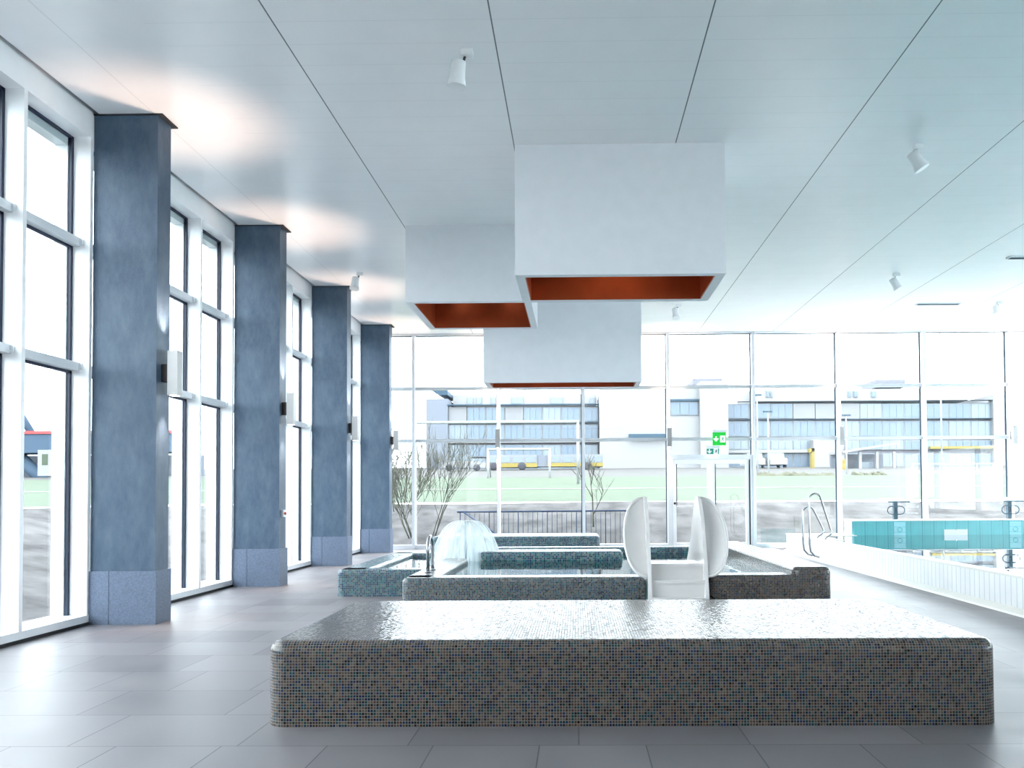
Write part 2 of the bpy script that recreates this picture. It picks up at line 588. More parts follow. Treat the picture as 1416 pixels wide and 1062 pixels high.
def left_window(idx, ya, yb, far_fin=True):
    """one glazed bay of the left wall between ya and yb, with its far fin"""
    fin = .05
    mb = MB()
    mb.box(XW - .20, XW, ya, yb, 4.86, HC + .12)            # header
    mb.box(XW - .20, XW + .005, ya, yb, 0.03, .10)          # sill
    mb.box(XW - .20, XW, yb - fin, yb, .10, 4.86)           # fin
    fr = mb.build('window_%d' % idx, M['white_metal'])
    tag(fr, kind='structure')
    tr = MB()
    for z in (Z1, Z2):
        tr.box(GX + .0, GX + .10, ya, yb - fin, z - .04, z + .04)
    tr.build('transom', M['grey_metal'], fr)
    tp = MB()
    for z in (Z1, Z2):
        tp.box(GX + .10, GX + .13, yb - fin - .02, yb - fin, z - .03, z + .03)
    tp.build('transom_bracket', M['grey_metal'], fr)
    gk = MB()
    for a, b in ((.10, Z2 - .04), (Z2 + .04, Z1 - .04), (Z1 + .04, 4.86)):
        gk.box(GX - .01, GX + .02, yb - fin - .035, yb - fin, a, b)
        gk.box(GX - .01, GX + .02, ya, yb - fin, b - .025, b)
    gk.build('gasket', M['dark'], fr)
    pn = MB()
    for a, b in ((.10, Z2 - .04), (Z2 + .04, Z1 - .04), (Z1 + .04, 4.86)):
        pn.box(GX - .006, GX + .002, ya, yb - fin, a, b)
    pn.build('glass', M['glass'], fr)
    ou = MB()
    ou.box(GX - .14, GX - .012, yb - fin - .05, yb - fin + .02, 0, 4.86)
    ou.box(GX - .14, GX - .012, ya, yb, 4.76, 4.86)
    ou.box(GX - .14, GX - .012, ya, yb, -.1, .10)
    ou.build('outer_frame', M['grey_metal'], fr)
    return fr

wi = 1
y_prev = -1.0
for i in range(-2, 4):
    yp = D0 + S * i
    left_window(wi, y_prev, yp - 1.0); wi += 1
    left_window(wi, yp - 1.0, yp); wi += 1
    y_prev = yp + .0
left_window(wi, y_prev, YB - .05); wi += 1
tag(MB().box(XW - .02, XW + .012, -1.0, YB, 0, .03).build('baseboard_left', M['gap']), kind='structure')

# end wall of glass
MX0, MS = -3.872, 2.0118
def back_window(idx, xa, xb, door=False):
    mb = MB()
    w = .035
    mb.box(xa - w, xa + w, YB - .02, YB + .20, .0, HC + .12)
    mb.box(xa + w, xb - w, YB - .0, YB + .2, HC - .03, HC + .12)
    if not door:
        mb.box(xa + w, xb - w, YB, YB + .2, 0, .10)
    fr = mb.build('window_%d' % idx, M['mullion'])
    tag(fr, kind='structure')
    tr = MB()
    for z in (Z1 + .015, Z2 + .015):
        tr.box(xa + w, xb - w, YB + .06, YB + .2, z - .035, z + .035)
    tr.build('transom', M['transom'], fr)
    gk = MB()
    z0 = 2.16 if door else .10
    for a, b in ((z0, Z2), (Z2 + .07, Z1), (Z1 + .07, HC - .03)):
        gk.box(xb - w - .02, xb - w, YB + .15, YB + .185, a, b)
        gk.box(xa + w, xb - w, YB + .15, YB + .185, b - .015, b)
    gk.build('gasket', M['cornice'], fr)
    pn = MB()
    for a, b in ((z0, Z2 - .02), (Z2 + .05, Z1 - .02), (Z1 + .05, HC - .03)):
        pn.box(xa + w, xb - w, YB + .165, YB + .173, a, b)
    pn.build('glass', M['glass'], fr)
    return fr
for k in range(-1, 11):
    xa = MX0 + MS * k
    if k == -1:
        xa = XW - .1
    back_window(wi, xa, min(MX0 + MS * (k + 1), XR), door=(k == 3)); wi += 1

# unseen right wall, its glazing added to brighten the hall
for k in range(6):
    ya = -5.5 + 4.2 * k
    mb = MB()
    mb.box(XR, XR + .2, ya - .06, ya + .06, .5, HC + .12)
    mb.box(XR, XR + .2, ya + .06, ya + 4.14, 3.3, HC + .12)
    fr = tag(mb.build('window_%d' % wi, M['white_metal']), kind='structure')
    MB().box(XR + .14, XR + .15, ya + .06, ya + 4.14, .5, 3.3).build('glass', M['glass'], fr)
    wi += 1

# double glass door in the end wall
dxa, dxb = MX0 + MS * 3 + .035, MX0 + MS * 4 - .035
d = MB()
d.box(dxa, dxb, YB + .0, YB + .18, 2.09, 2.19)
d.box(dxa, dxa + .06, YB, YB + .18, 0, 2.09)
d.box(dxb - .06, dxb, YB, YB + .18, 0, 2.09)
door = tag(d.build('door_1', M['grey_metal']), kind='structure')
mid = (dxa + dxb) / 2
for a, b, nm in ((dxa + .065, mid - .01, 'left'), (mid + .01, dxb - .085, 'right')):
    lf = MB()
    lf.box(a, a + .075, YB + .05, YB + .12, .02, 2.08)
    lf.box(b - .075, b, YB + .05, YB + .12, .02, 2.08)
    lf.box(a + .075, b - .075, YB + .05, YB + .12, 1.98, 2.08)
    lf.box(a + .075, b - .075, YB + .05, YB + .12, .02, .12)
    leaf = lf.build('door_leaf', M['white_metal'], door)
    MB().box(a + .075, b - .075, YB + .08, YB + .088, .12, 1.98).build('glass', M['glass'], leaf)
    MB().box(a + .075, a + .095, YB + .045, YB + .07, 1.0, 1.98).build('gasket', M['cornice'], leaf)
    MB().tube([(a + .09, YB + .03, .98), (b - .09, YB + .03, .98)], .008, 6).build('push_bar', M['grey_metal'], leaf)
MB().box(dxb - .085, dxb - .06, YB + .03, YB + .16, .0, 2.07).build('door_gap_seal', M['gap'], door)
MB().lathe([(.02, 0), (.02, .03), (.03, .035), (.03, .05)], 12).build('door_knob', M['bronze'], door, (dxa + .10, YB + .05, 1.05), (R(90), 0, 0))

# ---------------------------------------------------------------- pillars
CXL, CXR = -4.836, -4.191
PD = .264
ordn = ['nearest of the blue-grey concrete pillars, big and tall at the far left',
        'second blue-grey concrete pillar from the front, with a small switch on its side',
        'third blue-grey concrete pillar from the front, with one more behind it',
        'farthest and smallest-looking blue-grey concrete pillar, next to the glass end wall']
sc_lab = ['tall grey up-and-down lamp on the nearest pillar', 'grey up-and-down lamp on the second pillar',
          'grey up-and-down lamp on the third pillar', 'small-looking grey up-and-down lamp on the farthest pillar']

def make_sconce(name='wall_lamp'):
    """up-and-down light: its back plate lies in the plane y=0, the body stands off towards -y; 0.45 high, centred on z=0"""
    root = empty(name)
    MB().box(-.035, .035, -.07, -.002, -.09, .09).build('bracket', M['bronze'], root)
    b = MB()
    b.box(-.052, .052, -.172, -.07, -.225, .225)
    bd = b.build('lamp_body', M['sconce'], root)
    MB().box(-.035, .035, -.155, -.087, .2255, .2275).build('upper_lens', M['lamp'], bd)
    MB().box(-.035, .035, -.155, -.087, -.2275, -.2255).build('lower_lens', M['lamp'], bd)
    spot('up_light', root, (0, -.12, .235), (0, -.02, 2.0), 75, R(66), .8)
    spot('down_light', root, (0, -.12, -.235), (0, -.02, -2.0), 50, R(58), .8)
    return root
sconce0 = make_sconce()
used = False
for i in range(4):
    y = D0 + S * i
    p = empty('concrete_pillar', ((CXL + CXR) / 2, y + PD / 2, 0), 0, ordn[i], 'pillar', 'concrete pillars along the left windows')
    w, dd = (CXR - CXL) / 2, PD / 2
    sh = MB().box(-w, w, -dd, dd, .527, 1.047).box(-w + .004, w - .004, -dd + .004, dd - .004, 1.047, 1.057).box(-w, w, -dd, dd, 1.057, HC)
    so = sh.build('shaft', M['concrete'], p)
    pl = MB()
    pl.box(-w - .02, -w + .196, -dd - .022, dd + .02, 0, .527)
    pl.box(-w + .202, w + .022, -dd - .024, dd + .022, 0, .527)
    pl.build('plinth', M['plinth'], p)
    gp = MB().box(-w, w + .05, -dd - .015, dd + .05, HC - .012, HC - .001)
    gp.build('shadow_gap', M['gap'], p)
    s_ = sconce0 if not used else copy_tree(sconce0)
    used = True
    s_.location = (CXR, y + PD * .5, 2.51)
    s_.rotation_euler = (0, 0, R(90))
    tag(s_, sc_lab[i], 'wall lamp', 'up-and-down wall lamps')
    if i == 1:
        sw = empty('switch_box', (CXR + .0, y + .12, 1.02), 0, 'small grey switch box low on the side of the second pillar', 'switch')
        MB().box(.001, .035, -.04, .04, -.05, .05).build('housing', M['grey_metal'], sw)
        MB().lathe([(.02, 0), (.02, .02), (.012, .025)], 12).build('button', M['red'], sw, (.035, 0, 0), (0, R(90), 0))
bl = ['grey lamp on the glass wall post behind the left end of the pools', 'grey lamp on the glass wall post left of the glass door',
      'grey lamp on the glass wall post beside the ladder rails', 'grey lamp on the glass wall post at the right picture edge']
for j, k in enumerate((1, 3, 5, 7)):
    s_ = copy_tree(sconce0)
    s_.location = (MX0 + MS * k, YB - .02, 2.60)
    s_.rotation_euler = (0, 0, 0)
    tag(s_, bl[j], 'wall lamp', 'up-and-down wall lamps')

# ---------------------------------------------------------------- hanging white light boxes
def light_box(label, x0, x1, y0, y1, z0, inset=.10):
    root = empty('pendant_box', ((x0 + x1) / 2, (y0 + y1) / 2, z0), 0, label, 'ceiling box', 'white boxes hanging from the ceiling')
    w, dd, h = (x1 - x0) / 2, (y1 - y0) / 2, HC - z0
    mb = MB()
    iw, idp = w - inset, dd - inset
    mb.box(-w, w, -dd, -idp, 0, h)
    mb.box(-w, w, idp, dd, 0, h)
    mb.box(-w, -iw, -idp, idp, 0, h)
    mb.box(iw, w, -idp, idp, 0, h)
    mb.build('casing', M['pendant'], root)
    ln = MB()
    t = .012
    ln.box(-iw, iw, -idp, -idp + t, .004, h - .3)
    ln.box(-iw, iw, idp - t, idp, .004, h - .3)
    ln.box(-iw, -iw + t, -idp + t, idp - t, .004, h - .3)
    ln.box(iw - t, iw, -idp + t, idp - t, .004, h - .3)
    ln.box(-iw, iw, -idp, idp, h - .3, h - .28)
    ln.build('copper_lining', M['copper'], root)
    for sx in (-.5, .5):
        lm = MB().lathe([(.07, 0), (.07, .12)], 16)
        lo = lm.build('downlight', M['white'], root, (sx * w, 0, h - .42))
        MB().lathe([(.055, 0), (.055, .004)], 16).build('lens', M['lamp'], lo, (0, 0, -.005))
    spot('box_light', root, (0, 0, h - .45), (0, .0, -1), 14, R(120), .9, (1, .8, .6), .1)
    return root
light_box('largest white ceiling box with copper-red inside, hanging in front of the other two', -.665, 1.640, 9.04, 10.33, 3.665, .10)
light_box('left white ceiling box with copper-red inside, partly behind the largest one', -2.43, -.64, 11.74, 13.70, 4.015, .10)
light_box('farthest white ceiling box, hanging lowest with only a sliver of copper-red inside', -1.63, 1.14, 14.5, 15.3, 3.235, .09)

# ---------------------------------------------------------------- spotlights and vents on the ceiling
def make_spot():
    root = empty('ceiling_spotlight')
    MB().box(-.05, .05, -.04, .04, -.055, -.001).build('base', M['white'], root)
    MB().tube([(-.02, 0, -.05), (-.03, 0, -.085), (-.055, 0, -.10)], .012, 8).build('arm', M['bronze'], root)
    hd = empty('head')
    hd.parent = root
    hd.location = (-.075, 0, -.09)
    hd.rotation_euler = (0, R(-14), 0)
    h = MB().lathe([(.045, .0), (.062, -.004), (.064, -.08), (.068, -.14), (.082, -.205), (.084, -.215), (.075, -.213)], 28)
    h.build('shade', M['white'], hd)
    MB().lathe([(.072, -.212), (.072, -.209)], 24).build('lens', M['lamp'], hd)
    return root, hd
sp0, _ = make_spot()
spots = [((-.93, 7.10), (R(6), R(6)), 'white ceiling spotlight hanging left of the largest ceiling box', 20),
         ((3.80, 9.15), (R(-30), R(-4)), 'large-looking white ceiling spotlight at the right, tilted towards the bench', 60),
         ((5.62, 14.55), (R(-28), R(-5)), 'white ceiling spotlight above the lane pool, left of the long slot vent', 40),
         ((8.55, 16.8), (R(8), R(-22)), 'white ceiling spotlight at the far right near the glass wall', 30),
         ((2.08, 16.8), (R(-4), R(-20)), 'white ceiling spotlight right of the farthest ceiling box', 30),
         ((-3.72, 14.2), (R(2), R(-18)), 'white ceiling spotlight between the pillars and the left ceiling box', 30)]
for i, ((x, y), (ry, rx), lab, pw) in enumerate(spots):
    s_ = sp0 if i == 0 else copy_tree(sp0)
    s_.location = (x, y, HC)
    hd = [c for c in s_.children if c.name.startswith('head')][0]
    hd.rotation_euler = (rx, ry, 0)
    tag(s_, lab, 'spotlight', 'white spotlights on the ceiling')
for i, ((x, y), (ry, rx), lab, pw) in enumerate(spots):
    s_ = [o for o in COL.objects if o.get('label') == lab][0]
    hd = [c for c in s_.children if c.name.startswith('head')][0]
    spot('spot_beam', hd, (0, 0, -.23), (0, 0, -2), pw, R(70), .7, (1, .88, .74), .05)
for x, y, lab in ((6.92, 16.9, 'thin slot vent in the ceiling close to the glass end wall'), (7.08, 13.6, 'thin slot vent in the ceiling cut by the right picture edge')):
    v = empty('ceiling_vent', (x, y, HC), 0, lab, 'vent', 'slot vents in the ceiling')
    MB().box(0, .88, -.07, .07, -.02, -.001).build('frame', M['grey_metal'], v)
    MB().box(.02, .86, -.05, .05, -.023, -.0205).build('grille', M['cornice'], v)

# ---------------------------------------------------------------- mosaic bench in front
bench = soft_block('mosaic_bench', M['mosaic'], -1.71, 2.28, 4.535, 6.35, 0, .462, None, .11, .062)
tag(bench, 'long low mosaic-tiled bench on the floor in the foreground', 'bench')

# ---------------------------------------------------------------- paddling pool
pool = empty('paddling_pool', (.3, 10, 0), 0, 'mosaic-rimmed paddling pool with the white slide, behind the long bench', 'pool')
def in_pool(name, m, x0, x1, y0, y1, z0, z1, rc=.09, rb=.05):
    return soft_block(name, m, x0 - .3, x1 - .3, y0 - 10, y1 - 10, z0, z1, pool, rc, rb)
in_pool('front_wall', M['mosaic_lit'], -1.70, .655, 7.98, 8.30, 0, .468)
in_pool('front_wall', M['mosaic'], 1.255, 2.42, 7.98, 8.30, 0, .480)
in_pool('left_wall', M['mosaic_lit'], -1.70, -1.38, 8.0, 10.55, 0, .468)
in_pool('right_wall', M['mosaic'], 2.06, 2.43, 7.975, 12.55, 0, .555)
in_pool('back_wall', M['mosaic_teal'], -1.9, 2.42, 12.2, 12.55, 0, .49)
in_pool('seat_wall', M['mosaic_teal'], -1.33, .60, 10.95, 11.5, 0, .515)
MB().box(-1.68, 1.8, -1.75, 2.3, .01, .06).build('basin_floor', M['basin'], pool)
MB().box(-1.7, 1.78, -1.72, 2.22, .38, .395).build('water', M['water'], pool)

tub = empty('splash_pool', (-2.3, 12, 0), 0, 'low mosaic splash pool with the water dome, beside the pillars', 'pool')
def in_tub(name, m, x0, x1, y0, y1, z0, z1):
    return soft_block(name, m, x0 + 2.3, x1 + 2.3, y0 - 12, y1 - 12, z0, z1, tub, .09, .05)
in_tub('front_wall', M['mosaic_teal'], -3.03, -1.75, 10.42, 10.75, 0, .335)
in_tub('left_wall', M['mosaic_teal'], -3.03, -2.65, 10.44, 13.7, 0, .335)
in_tub('back_wall', M['mosaic_teal'], -3.0, -1.86, 13.4, 13.75, 0, .335)
MB().box(-.6, .44, -1.5, 1.6, .01, .05).build('basin_floor', M['basin'], tub)
MB().box(-.4, .44, -1.3, 1.45, .262, .274).build('water', M['water'], tub)

far_bench = soft_block('mosaic_bench', M['mosaic_teal'], -2.88, .44, 16.4, 17.7, 0, .455, None, .1, .06)
tag(far_bench, 'far mosaic bench standing close to the glass end wall behind the pools', 'bench')

# grab rail on the left rim
gr = empty('grab_rail', (-1.54, 8.55, .469), 0, 'chrome hooped grab rail on the left rim of the paddling pool', 'rail')
pts = [(0, 0, 0.002)] + [(0, 0, .25)] + [(0, .14 - .14 * math.cos(R(a)), .25 + .11 * math.sin(R(a))) for a in range(15, 181, 15)] + [(0, .28, .06), (0, .28, .002)]
MB().tube(pts, .019, 12).build('hoop', M['steel'], gr)
for yy in (0, .28):
    MB().lathe([(.035, .001), (.035, .012), (.022, .018)], 16).build('foot', M['steel'], gr, (0, yy, 0))

# water dome
fx, fy = -1.52, 11.35
ft = empty('water_fountain', (fx, fy, .37), 0, 'white dome of falling water on a thin pipe in the pool', 'fountain')
MB().lathe([(.03, -.25), (.022, 0), (.022, .52), (.07, .53), (.07, .54)], 16).build('pipe', M['steel'], ft)
prof = []
for k in range(17):
    r = .03 + .47 * k / 16
    prof.append((r, .55 - .59 * max(0, (r - .05) / .45) ** 3.0))
dome = MB().lathe(list(reversed(prof)), 64, cap=False).build('water_curtain', M['curtain'], ft)
tag(dome, kind='stuff')
dome2 = MB().lathe([(r * .9, z * .97) for r, z in reversed(prof)], 64, cap=False).build('inner_curtain', M['curtain'], ft)
tag(dome2, kind='stuff')

# ---------------------------------------------------------------- children's slide
sl = empty('pool_slide', (.955, 8.3, 0), 0, 'small white slide with two rounded side shells on the paddling pool wall', 'slide')
SW = .27
def panel_poly():
    p = [(-.44, 0), (-.40, .30), (-.31, .62), (-.15, .98), (.0, 1.16)]
    p += [(.05, 1.205), (.12, 1.235), (.20, 1.235), (.28, 1.20), (.38, 1.10)]
    p += [(.62, .80), (.95, .52), (1.15, .44), (1.15, .38), (.4, .38), (.3, 0)]
    return p
for sx in (-1, 1):
    a = sx * SW
    MB().prism(panel_poly(), 'X', a - .017, a + .017).build('side_panel', M['slide'], sl)
    # shell: shallow half dish leaning with the panel's leading edge
    mb = MB()
    NU, NV = 20, 10
    for layer in (0, 1):
        for j in range(NV + 1):
            for i in range(NU + 1):
                th = PI * i / NU           # 0 top .. pi bottom
                rr = j / NV
                z = .845 + .375 * math.cos(th) * (rr if i not in (0, NU) else rr)
                ox = .215 * math.sin(th) ** .85 * rr
                lean = -.36 + (max(z, 0) - .47) / .76 * .50
                y = lean + .03 - .09 * (rr ** 2) * math.sin(th) + layer * .022
                mb.v.append((sx * (SW + .012 + ox), y, z))
    L = (NU + 1) * (NV + 1)
    for layer in (0, 1):
        for j in range(NV):
            for i in range(NU):
                q = [layer * L + j * (NU + 1) + i, layer * L + j * (NU + 1) + i + 1, layer * L + (j + 1) * (NU + 1) + i + 1, layer * L + (j + 1) * (NU + 1) + i]
                mb.face(q if layer else q[::-1], True)
    for i in range(NU):
        a_, b_ = NV * (NU + 1) + i, NV * (NU + 1) + i + 1
        mb.face([a_, b_, L + b_, L + a_], True)
    sh = mb.build('side_shell', M['slide'], sl)
    rim = []
    for i in range(NU + 1):
        v_ = mb.v[NV * (NU + 1) + i]
        rim.append((v_[0], v_[1] + .008, v_[2]))
    MB().tube(rim, .014, 8).build('shell_lip', M['slide'], sh)
w_ = SW - .017
for k, (z, y0) in enumerate(((.27, -.42), (.425, -.33), (.575, -.22))):
    st = MB()
    st.box(-w_, w_, y0, .30, z - .17 if k else 0, z)
    st.box(-w_, w_, y0 - .015, y0 + .02, z - .02, z + .012)
    st.build('step', M['slide'], sl)
ch = []
for t in range(13):
    u = t / 12
    ch.append((.30 + .85 * u, .575 - .20 * (3 * u * u - 2 * u ** 3)))
MB().prism(ch + [(y, z - .04) for y, z in reversed(ch)], 'X', -w_, w_).build('chute', M['slide'], sl)

# ---------------------------------------------------------------- lane pool on the right
LX, LH = 4.55, .39
lp = empty('lane_pool', (LX, 8, 0), 0, 'raised swimming pool with ribbed white side and turquoise end wall at the right', 'pool')
def lb(name, m, x0, x1, y0, y1, z0, z1):
    return MB().box(x0 - LX, x1 - LX, y0 - 8, y1 - 8, z0, z1).build(name, m, lp)
lb('side_wall', M['rib'], LX, LX + .14, -4, 18.2, 0, LH - .02)
lb('rim', M['kerb_tile'], LX - .015, LX + .16, -4, 15.5, LH - .02, LH + .005)
MB().prism([(-.10, 0.001), (.0, 0.001), (.0, .06), (-.02, .055), (-.09, .02)], 'Y', -12, 10.2).build('base_kerb', M['kerb_tile'], lp)
lb('corner_deck', M['kerb_tile'], LX - .015, 5.749, 17.2, 18.2, LH - .02, LH + .005)
lb('ladder_landing', M['kerb_tile'], LX - .015, 4.94, 15.5, 17.2, LH - .02, LH + .005)
lb('corner_wall', M['turq'], LX + .14, 5.749, 17.25, 17.4, -1.05, LH - .02)
lb('end_wall', M['turq'], 5.75, XR - .01, 17.40, 17.52, -1.05, .68)
lb('end_deck', M['white'], 5.74, XR - .01, 17.38, 18.0, .68, .70)
lb('end_block', M['kerb_tile'], 5.75, XR - .01, 17.52, 18.0, -.1, .68)
lb('basin_floor', M['basin'], LX, XR - .01, -4.1, 18, -1.15, -1.05)
lb('basin_side', M['basin'], LX + .005, LX + .14, -4, 17.5, -1.05, -.001)
lb('water', M['lane_water'], LX + .142, XR - .01, -4, 17.399, LH - .05, LH - .004)
lb('rear_wall', M['plaster'], LX, XR - .01, -4.2, -4.0, -1.1, LH)
x0_, x1_ = 7.62, 8.10
pn = MB().box(x0_ - LX, x1_ - LX, 9.385, 9.399, .30, .50).build('target_panel', M['white'], lp)
MB().lathe([(.012, 0), (.012, .006)], 10).build('screw', M['steel'], pn, ((x0_ + x1_) / 2 - LX, 9.385, .5), (R(90), 0, 0))
for xc in (6.70, 9.09):
    tp = MB().box(xc - .12 - LX, xc + .12 - LX, 9.388, 9.399, .345, .66).build('touch_pad', M['pad'], lp)
    for zz in (.50,):
        MB().tube([(xc - LX + .05 * math.cos(R(a)), 9.384, zz + .045 * math.sin(R(a))) for a in range(0, 360, 20)], .004, 5, True).build('ring_mark', M['turq'], tp)

# starting blocks
def text_mesh(txt, size, m, parent, loc, name='number'):
    cu = bpy.data.curves.new(name, 'FONT')
    cu.body = txt
    cu.size = size
    cu.extrude = .001
    cu.align_x = 'CENTER'
    cu.align_y = 'CENTER'
    tmp = bpy.data.objects.new(name + '_curve', cu)
    COL.objects.link(tmp)
    dg = bpy.context.evaluated_depsgraph_get()
    me = bpy.data.meshes.new_from_object(tmp.evaluated_get(dg))
    bpy.data.objects.remove(tmp)
    me.name = name
    me.materials.clear()
    me.materials.append(m)
    o = bpy.data.objects.new(name, me)
    COL.objects.link(o)
    o.parent = parent
    o.location = loc
    o.rotation_euler = (R(90), 0, 0)
    return o
def starting_block(x, num, label):
    b = empty('starting_block', (x, 17.62, .70), 0, label, 'starting block', 'starting blocks on the end deck')
    MB().box(-.04, .04, -.03, .05, .001, .375).build('post', M['paint_blue'], b)
    MB().box(-.11, .11, -.06, .16, .001, .012).build('foot_plate', M['steel'], b)
    MB().prism([(-.23, .37), (.34, .43), (.34, .455), (-.23, .395)], 'X', -.235, .235).build('platform', M['white'], b)
    MB().prism([(-.235, .365), (-.225, .365), (-.225, .388), (-.235, .388)], 'X', -.232, .232).build('platform_edge', M['paint_blue'], b)
    pts = []
    for cx, a0 in ((.095, -90), (-.095, 90)):
        for k in range(9):
            a = R(a0 + 180 * k / 8)
            pts.append((cx + .085 * math.cos(a), -.05, .20 + .085 * math.sin(a)))
    MB().tube(pts, .011, 8, True).build('hand_grip', M['paint_blue'], b)
    text_mesh(num, .12, M['ink'], b, (0, -.0325, .20))
    return b
starting_block(6.70, '1', 'starting block numbered 1, left one on the pool end deck')
starting_block(9.09, '2', 'starting block numbered 2, at the right picture edge')

# ladder rails on the corner of the lane pool
def rail_path(y, top, out):
    P = []
    P += [(.0, y, .06), (-.10, y, .09), (-.17, y, .17), (-.19, y, .30)]
    P += [(-.19, y, top - .14)]
    for k in range(1, 9):
        a = R(180 - 150 * k / 8)
        P.append((-.19 + .11 + .11 * math.cos(a), y, top - .11 + .11 * math.sin(a)))
    P += [(.20 + out, y, LH + .22), (.23 + out, y, LH + .13), (.19 + out, y, LH + .08), (.12 + out, y, LH + .04), (.10 + out, y, LH + .006)]
    return P
ld = empty('pool_ladder', (LX, 15.7, 0), 0, 'pair of curved steel ladder rails over the left corner of the lane pool', 'ladder')
MB().tube([(p[0] - .015 if p[0] == 0 else p[0], p[1], p[2]) for p in rail_path(0, 1.26, 0)], .019, 10).build('rail', M['steel'], ld)
MB().tube([(p[0] - .015 if p[0] == 0 else p[0], p[1], p[2]) for p in rail_path(.45, 1.0, -.02)], .019, 10).build('rail', M['steel'], ld)

# ---------------------------------------------------------------- exit signs
def arrow(mb, cx, cz, s, y):
    mb.prism([(cx - .12 * s, cz + .5 * s), (cx + .12 * s, cz + .5 * s), (cx + .12 * s, cz - .02 * s), (cx + .36 * s, cz + .16 * s), (cx + .5 * s, cz + .02 * s), (cx, cz - .5 * s),
              (cx - .5 * s, cz + .02 * s), (cx - .36 * s, cz + .16 * s), (cx - .12 * s, cz - .02 * s)], 'Y', y, y - .002)
def runner(mb, cx, cz, s, y):
    mb.lathe([(.0001, 0), (.07 * s, 0), (.07 * s, .002), (.0001, .002)], 10)
    mb.v[-40:] = [(cx + .10 * s + v[0], y - v[2], cz + .34 * s + v[1]) for v in mb.v[-40:]]
    for a, b, w in (((.07, .25), (-.03, -.02), .075), ((.06, .22), (-.16, .16), .04), ((-.16, .16), (-.22, .04), .035), ((.06, .22), (.20, .08), .04), ((.20, .08), (.28, .13), .035),
                    ((-.03, -.02), (.13, -.14), .055), ((.13, -.14), (.10, -.36), .045), ((-.03, -.02), (-.12, -.2), .055), ((-.12, -.2), (-.32, -.26), .045)):
        ax, az, bx, bz = cx + a[0] * s, cz + a[1] * s, cx + b[0] * s, cz + b[1] * s
        dx, dz = bx - ax, bz - az
        L_ = math.hypot(dx, dz)
        nx, nz = -dz / L_ * w * s, dx / L_ * w * s
        mb.prism([(ax + nx, az + nz), (bx + nx, bz + nz), (bx - nx, bz - nz), (ax - nx, az - nz)], 'Y', y, y - .002)
p0 = at(995, 605, 19.45)
sg = empty('exit_sign', (p0.x, 19.5, p0.z), 0, 'bright green exit sign with white arrow and running figure, upper one', 'sign')
MB().box(-.165, .165, -.05, .05, .125, .175).build('housing', M['grey_metal'], sg)
MB().box(-.155, .155, -.008, .008, -.18, .125).build('panel', M['sign_green'], sg)
MB().tube([(0, .05, .15), (0, .19, .15)], .01, 6).build('bracket', M['grey_metal'], sg)
a_ = MB(); arrow(a_, -.075, -.03, .125, -.009); a_.build('arrow', M['sign_white'], sg)
MB().box(.02, .14, -.0105, -.009, -.11, .045).build('doorway', M['sign_white'], sg)
r_ = MB(); runner(r_, .08, -.035, .14, -.011); r_.build('running_figure', M['sign_teal'], sg)
p1 = at(986.5, 624, 19.5)
s2 = empty('exit_sign', (p1.x, 19.55, p1.z), 0, 'small white exit sign with green arrow, just above the door head', 'sign')
MB().box(-.165, .15, -.03, .05, .085, .125).build('housing', M['grey_metal'], s2)
MB().box(-.16, .155, -.006, .006, -.10, .085).build('panel', M['white'], s2)
MB().tube([(0, .03, .10), (0, .15, .10)], .01, 6).build('bracket', M['grey_metal'], s2)
MB().box(-.15, .01, -.0085, -.007, -.065, .065).build('green_field', M['sign_teal'], s2)
a_ = MB(); arrow(a_, -.085, .0, .11, -.0095); a_.build('arrow', M['white'], s2)
r_ = MB(); runner(r_, .07, 0, .11, -.0075); r_.build('running_figure', M['ink'], s2)
MB().box(.115, .14, -.0085, -.007, -.065, .065).build('door_mark', M['sign_teal'], s2)

# ---------------------------------------------------------------- outside: ground
def hgt(d):
    if d < 1.2: return -.25 + .05 * d
    if d < 5.2: return -.19 + (1.03 + .19) * (d - 1.2) / 4.0
    if d < 32: return 1.03 + (d - 5.2) * .052
    return 2.42 + min(d - 32, 60) * .045
def strip(name, m, ds, dz=0.0, bumpy=0.0):
    mb = MB()
    rnd = random.Random(3)
    rings = []
    for d in ds:
        pts = []
        xl, yb = -5.3 - d * 1.25, YB + .35 + d
        for k in range(25):
            pts.append((xl, -40 + (yb + 40) * k / 24))
        for k in range(1, 33):
            pts.append((xl + (75 - xl) * k / 32, yb))
        rings.append([(x, y, hgt(d) + dz + rnd.uniform(-bumpy, bumpy)) for x, y in pts])
    n_ = len(rings[0])
    for r_ in rings: mb.v += r_
    for j in range(len(rings) - 1):
        for i in range(n_ - 1):
            mb.face([j * n_ + i, j * n_ + i + 1, (j + 1) * n_ + i + 1, (j + 1) * n_ + i], True)
    o = mb.build(name, m)
    return tag(o, kind='structure')
strip('earth_bank', M['earth'], [0, .6, 1.2, 2, 2.8, 3.6, 4.4, 5.2], 0, .04)
strip('kerb', M['marking'], [5.2, 5.5], .02)
strip('lawn', M['grass'], [5.5, 8, 12, 12.05, 20, 26, 32])
strip('field_line', M['marking'], [14.5, 14.8], .02)
strip('street', M['asphalt'], [32, 40, 60, 92, 120])

def ground(Y):
    return hgt(Y - YB - .35)

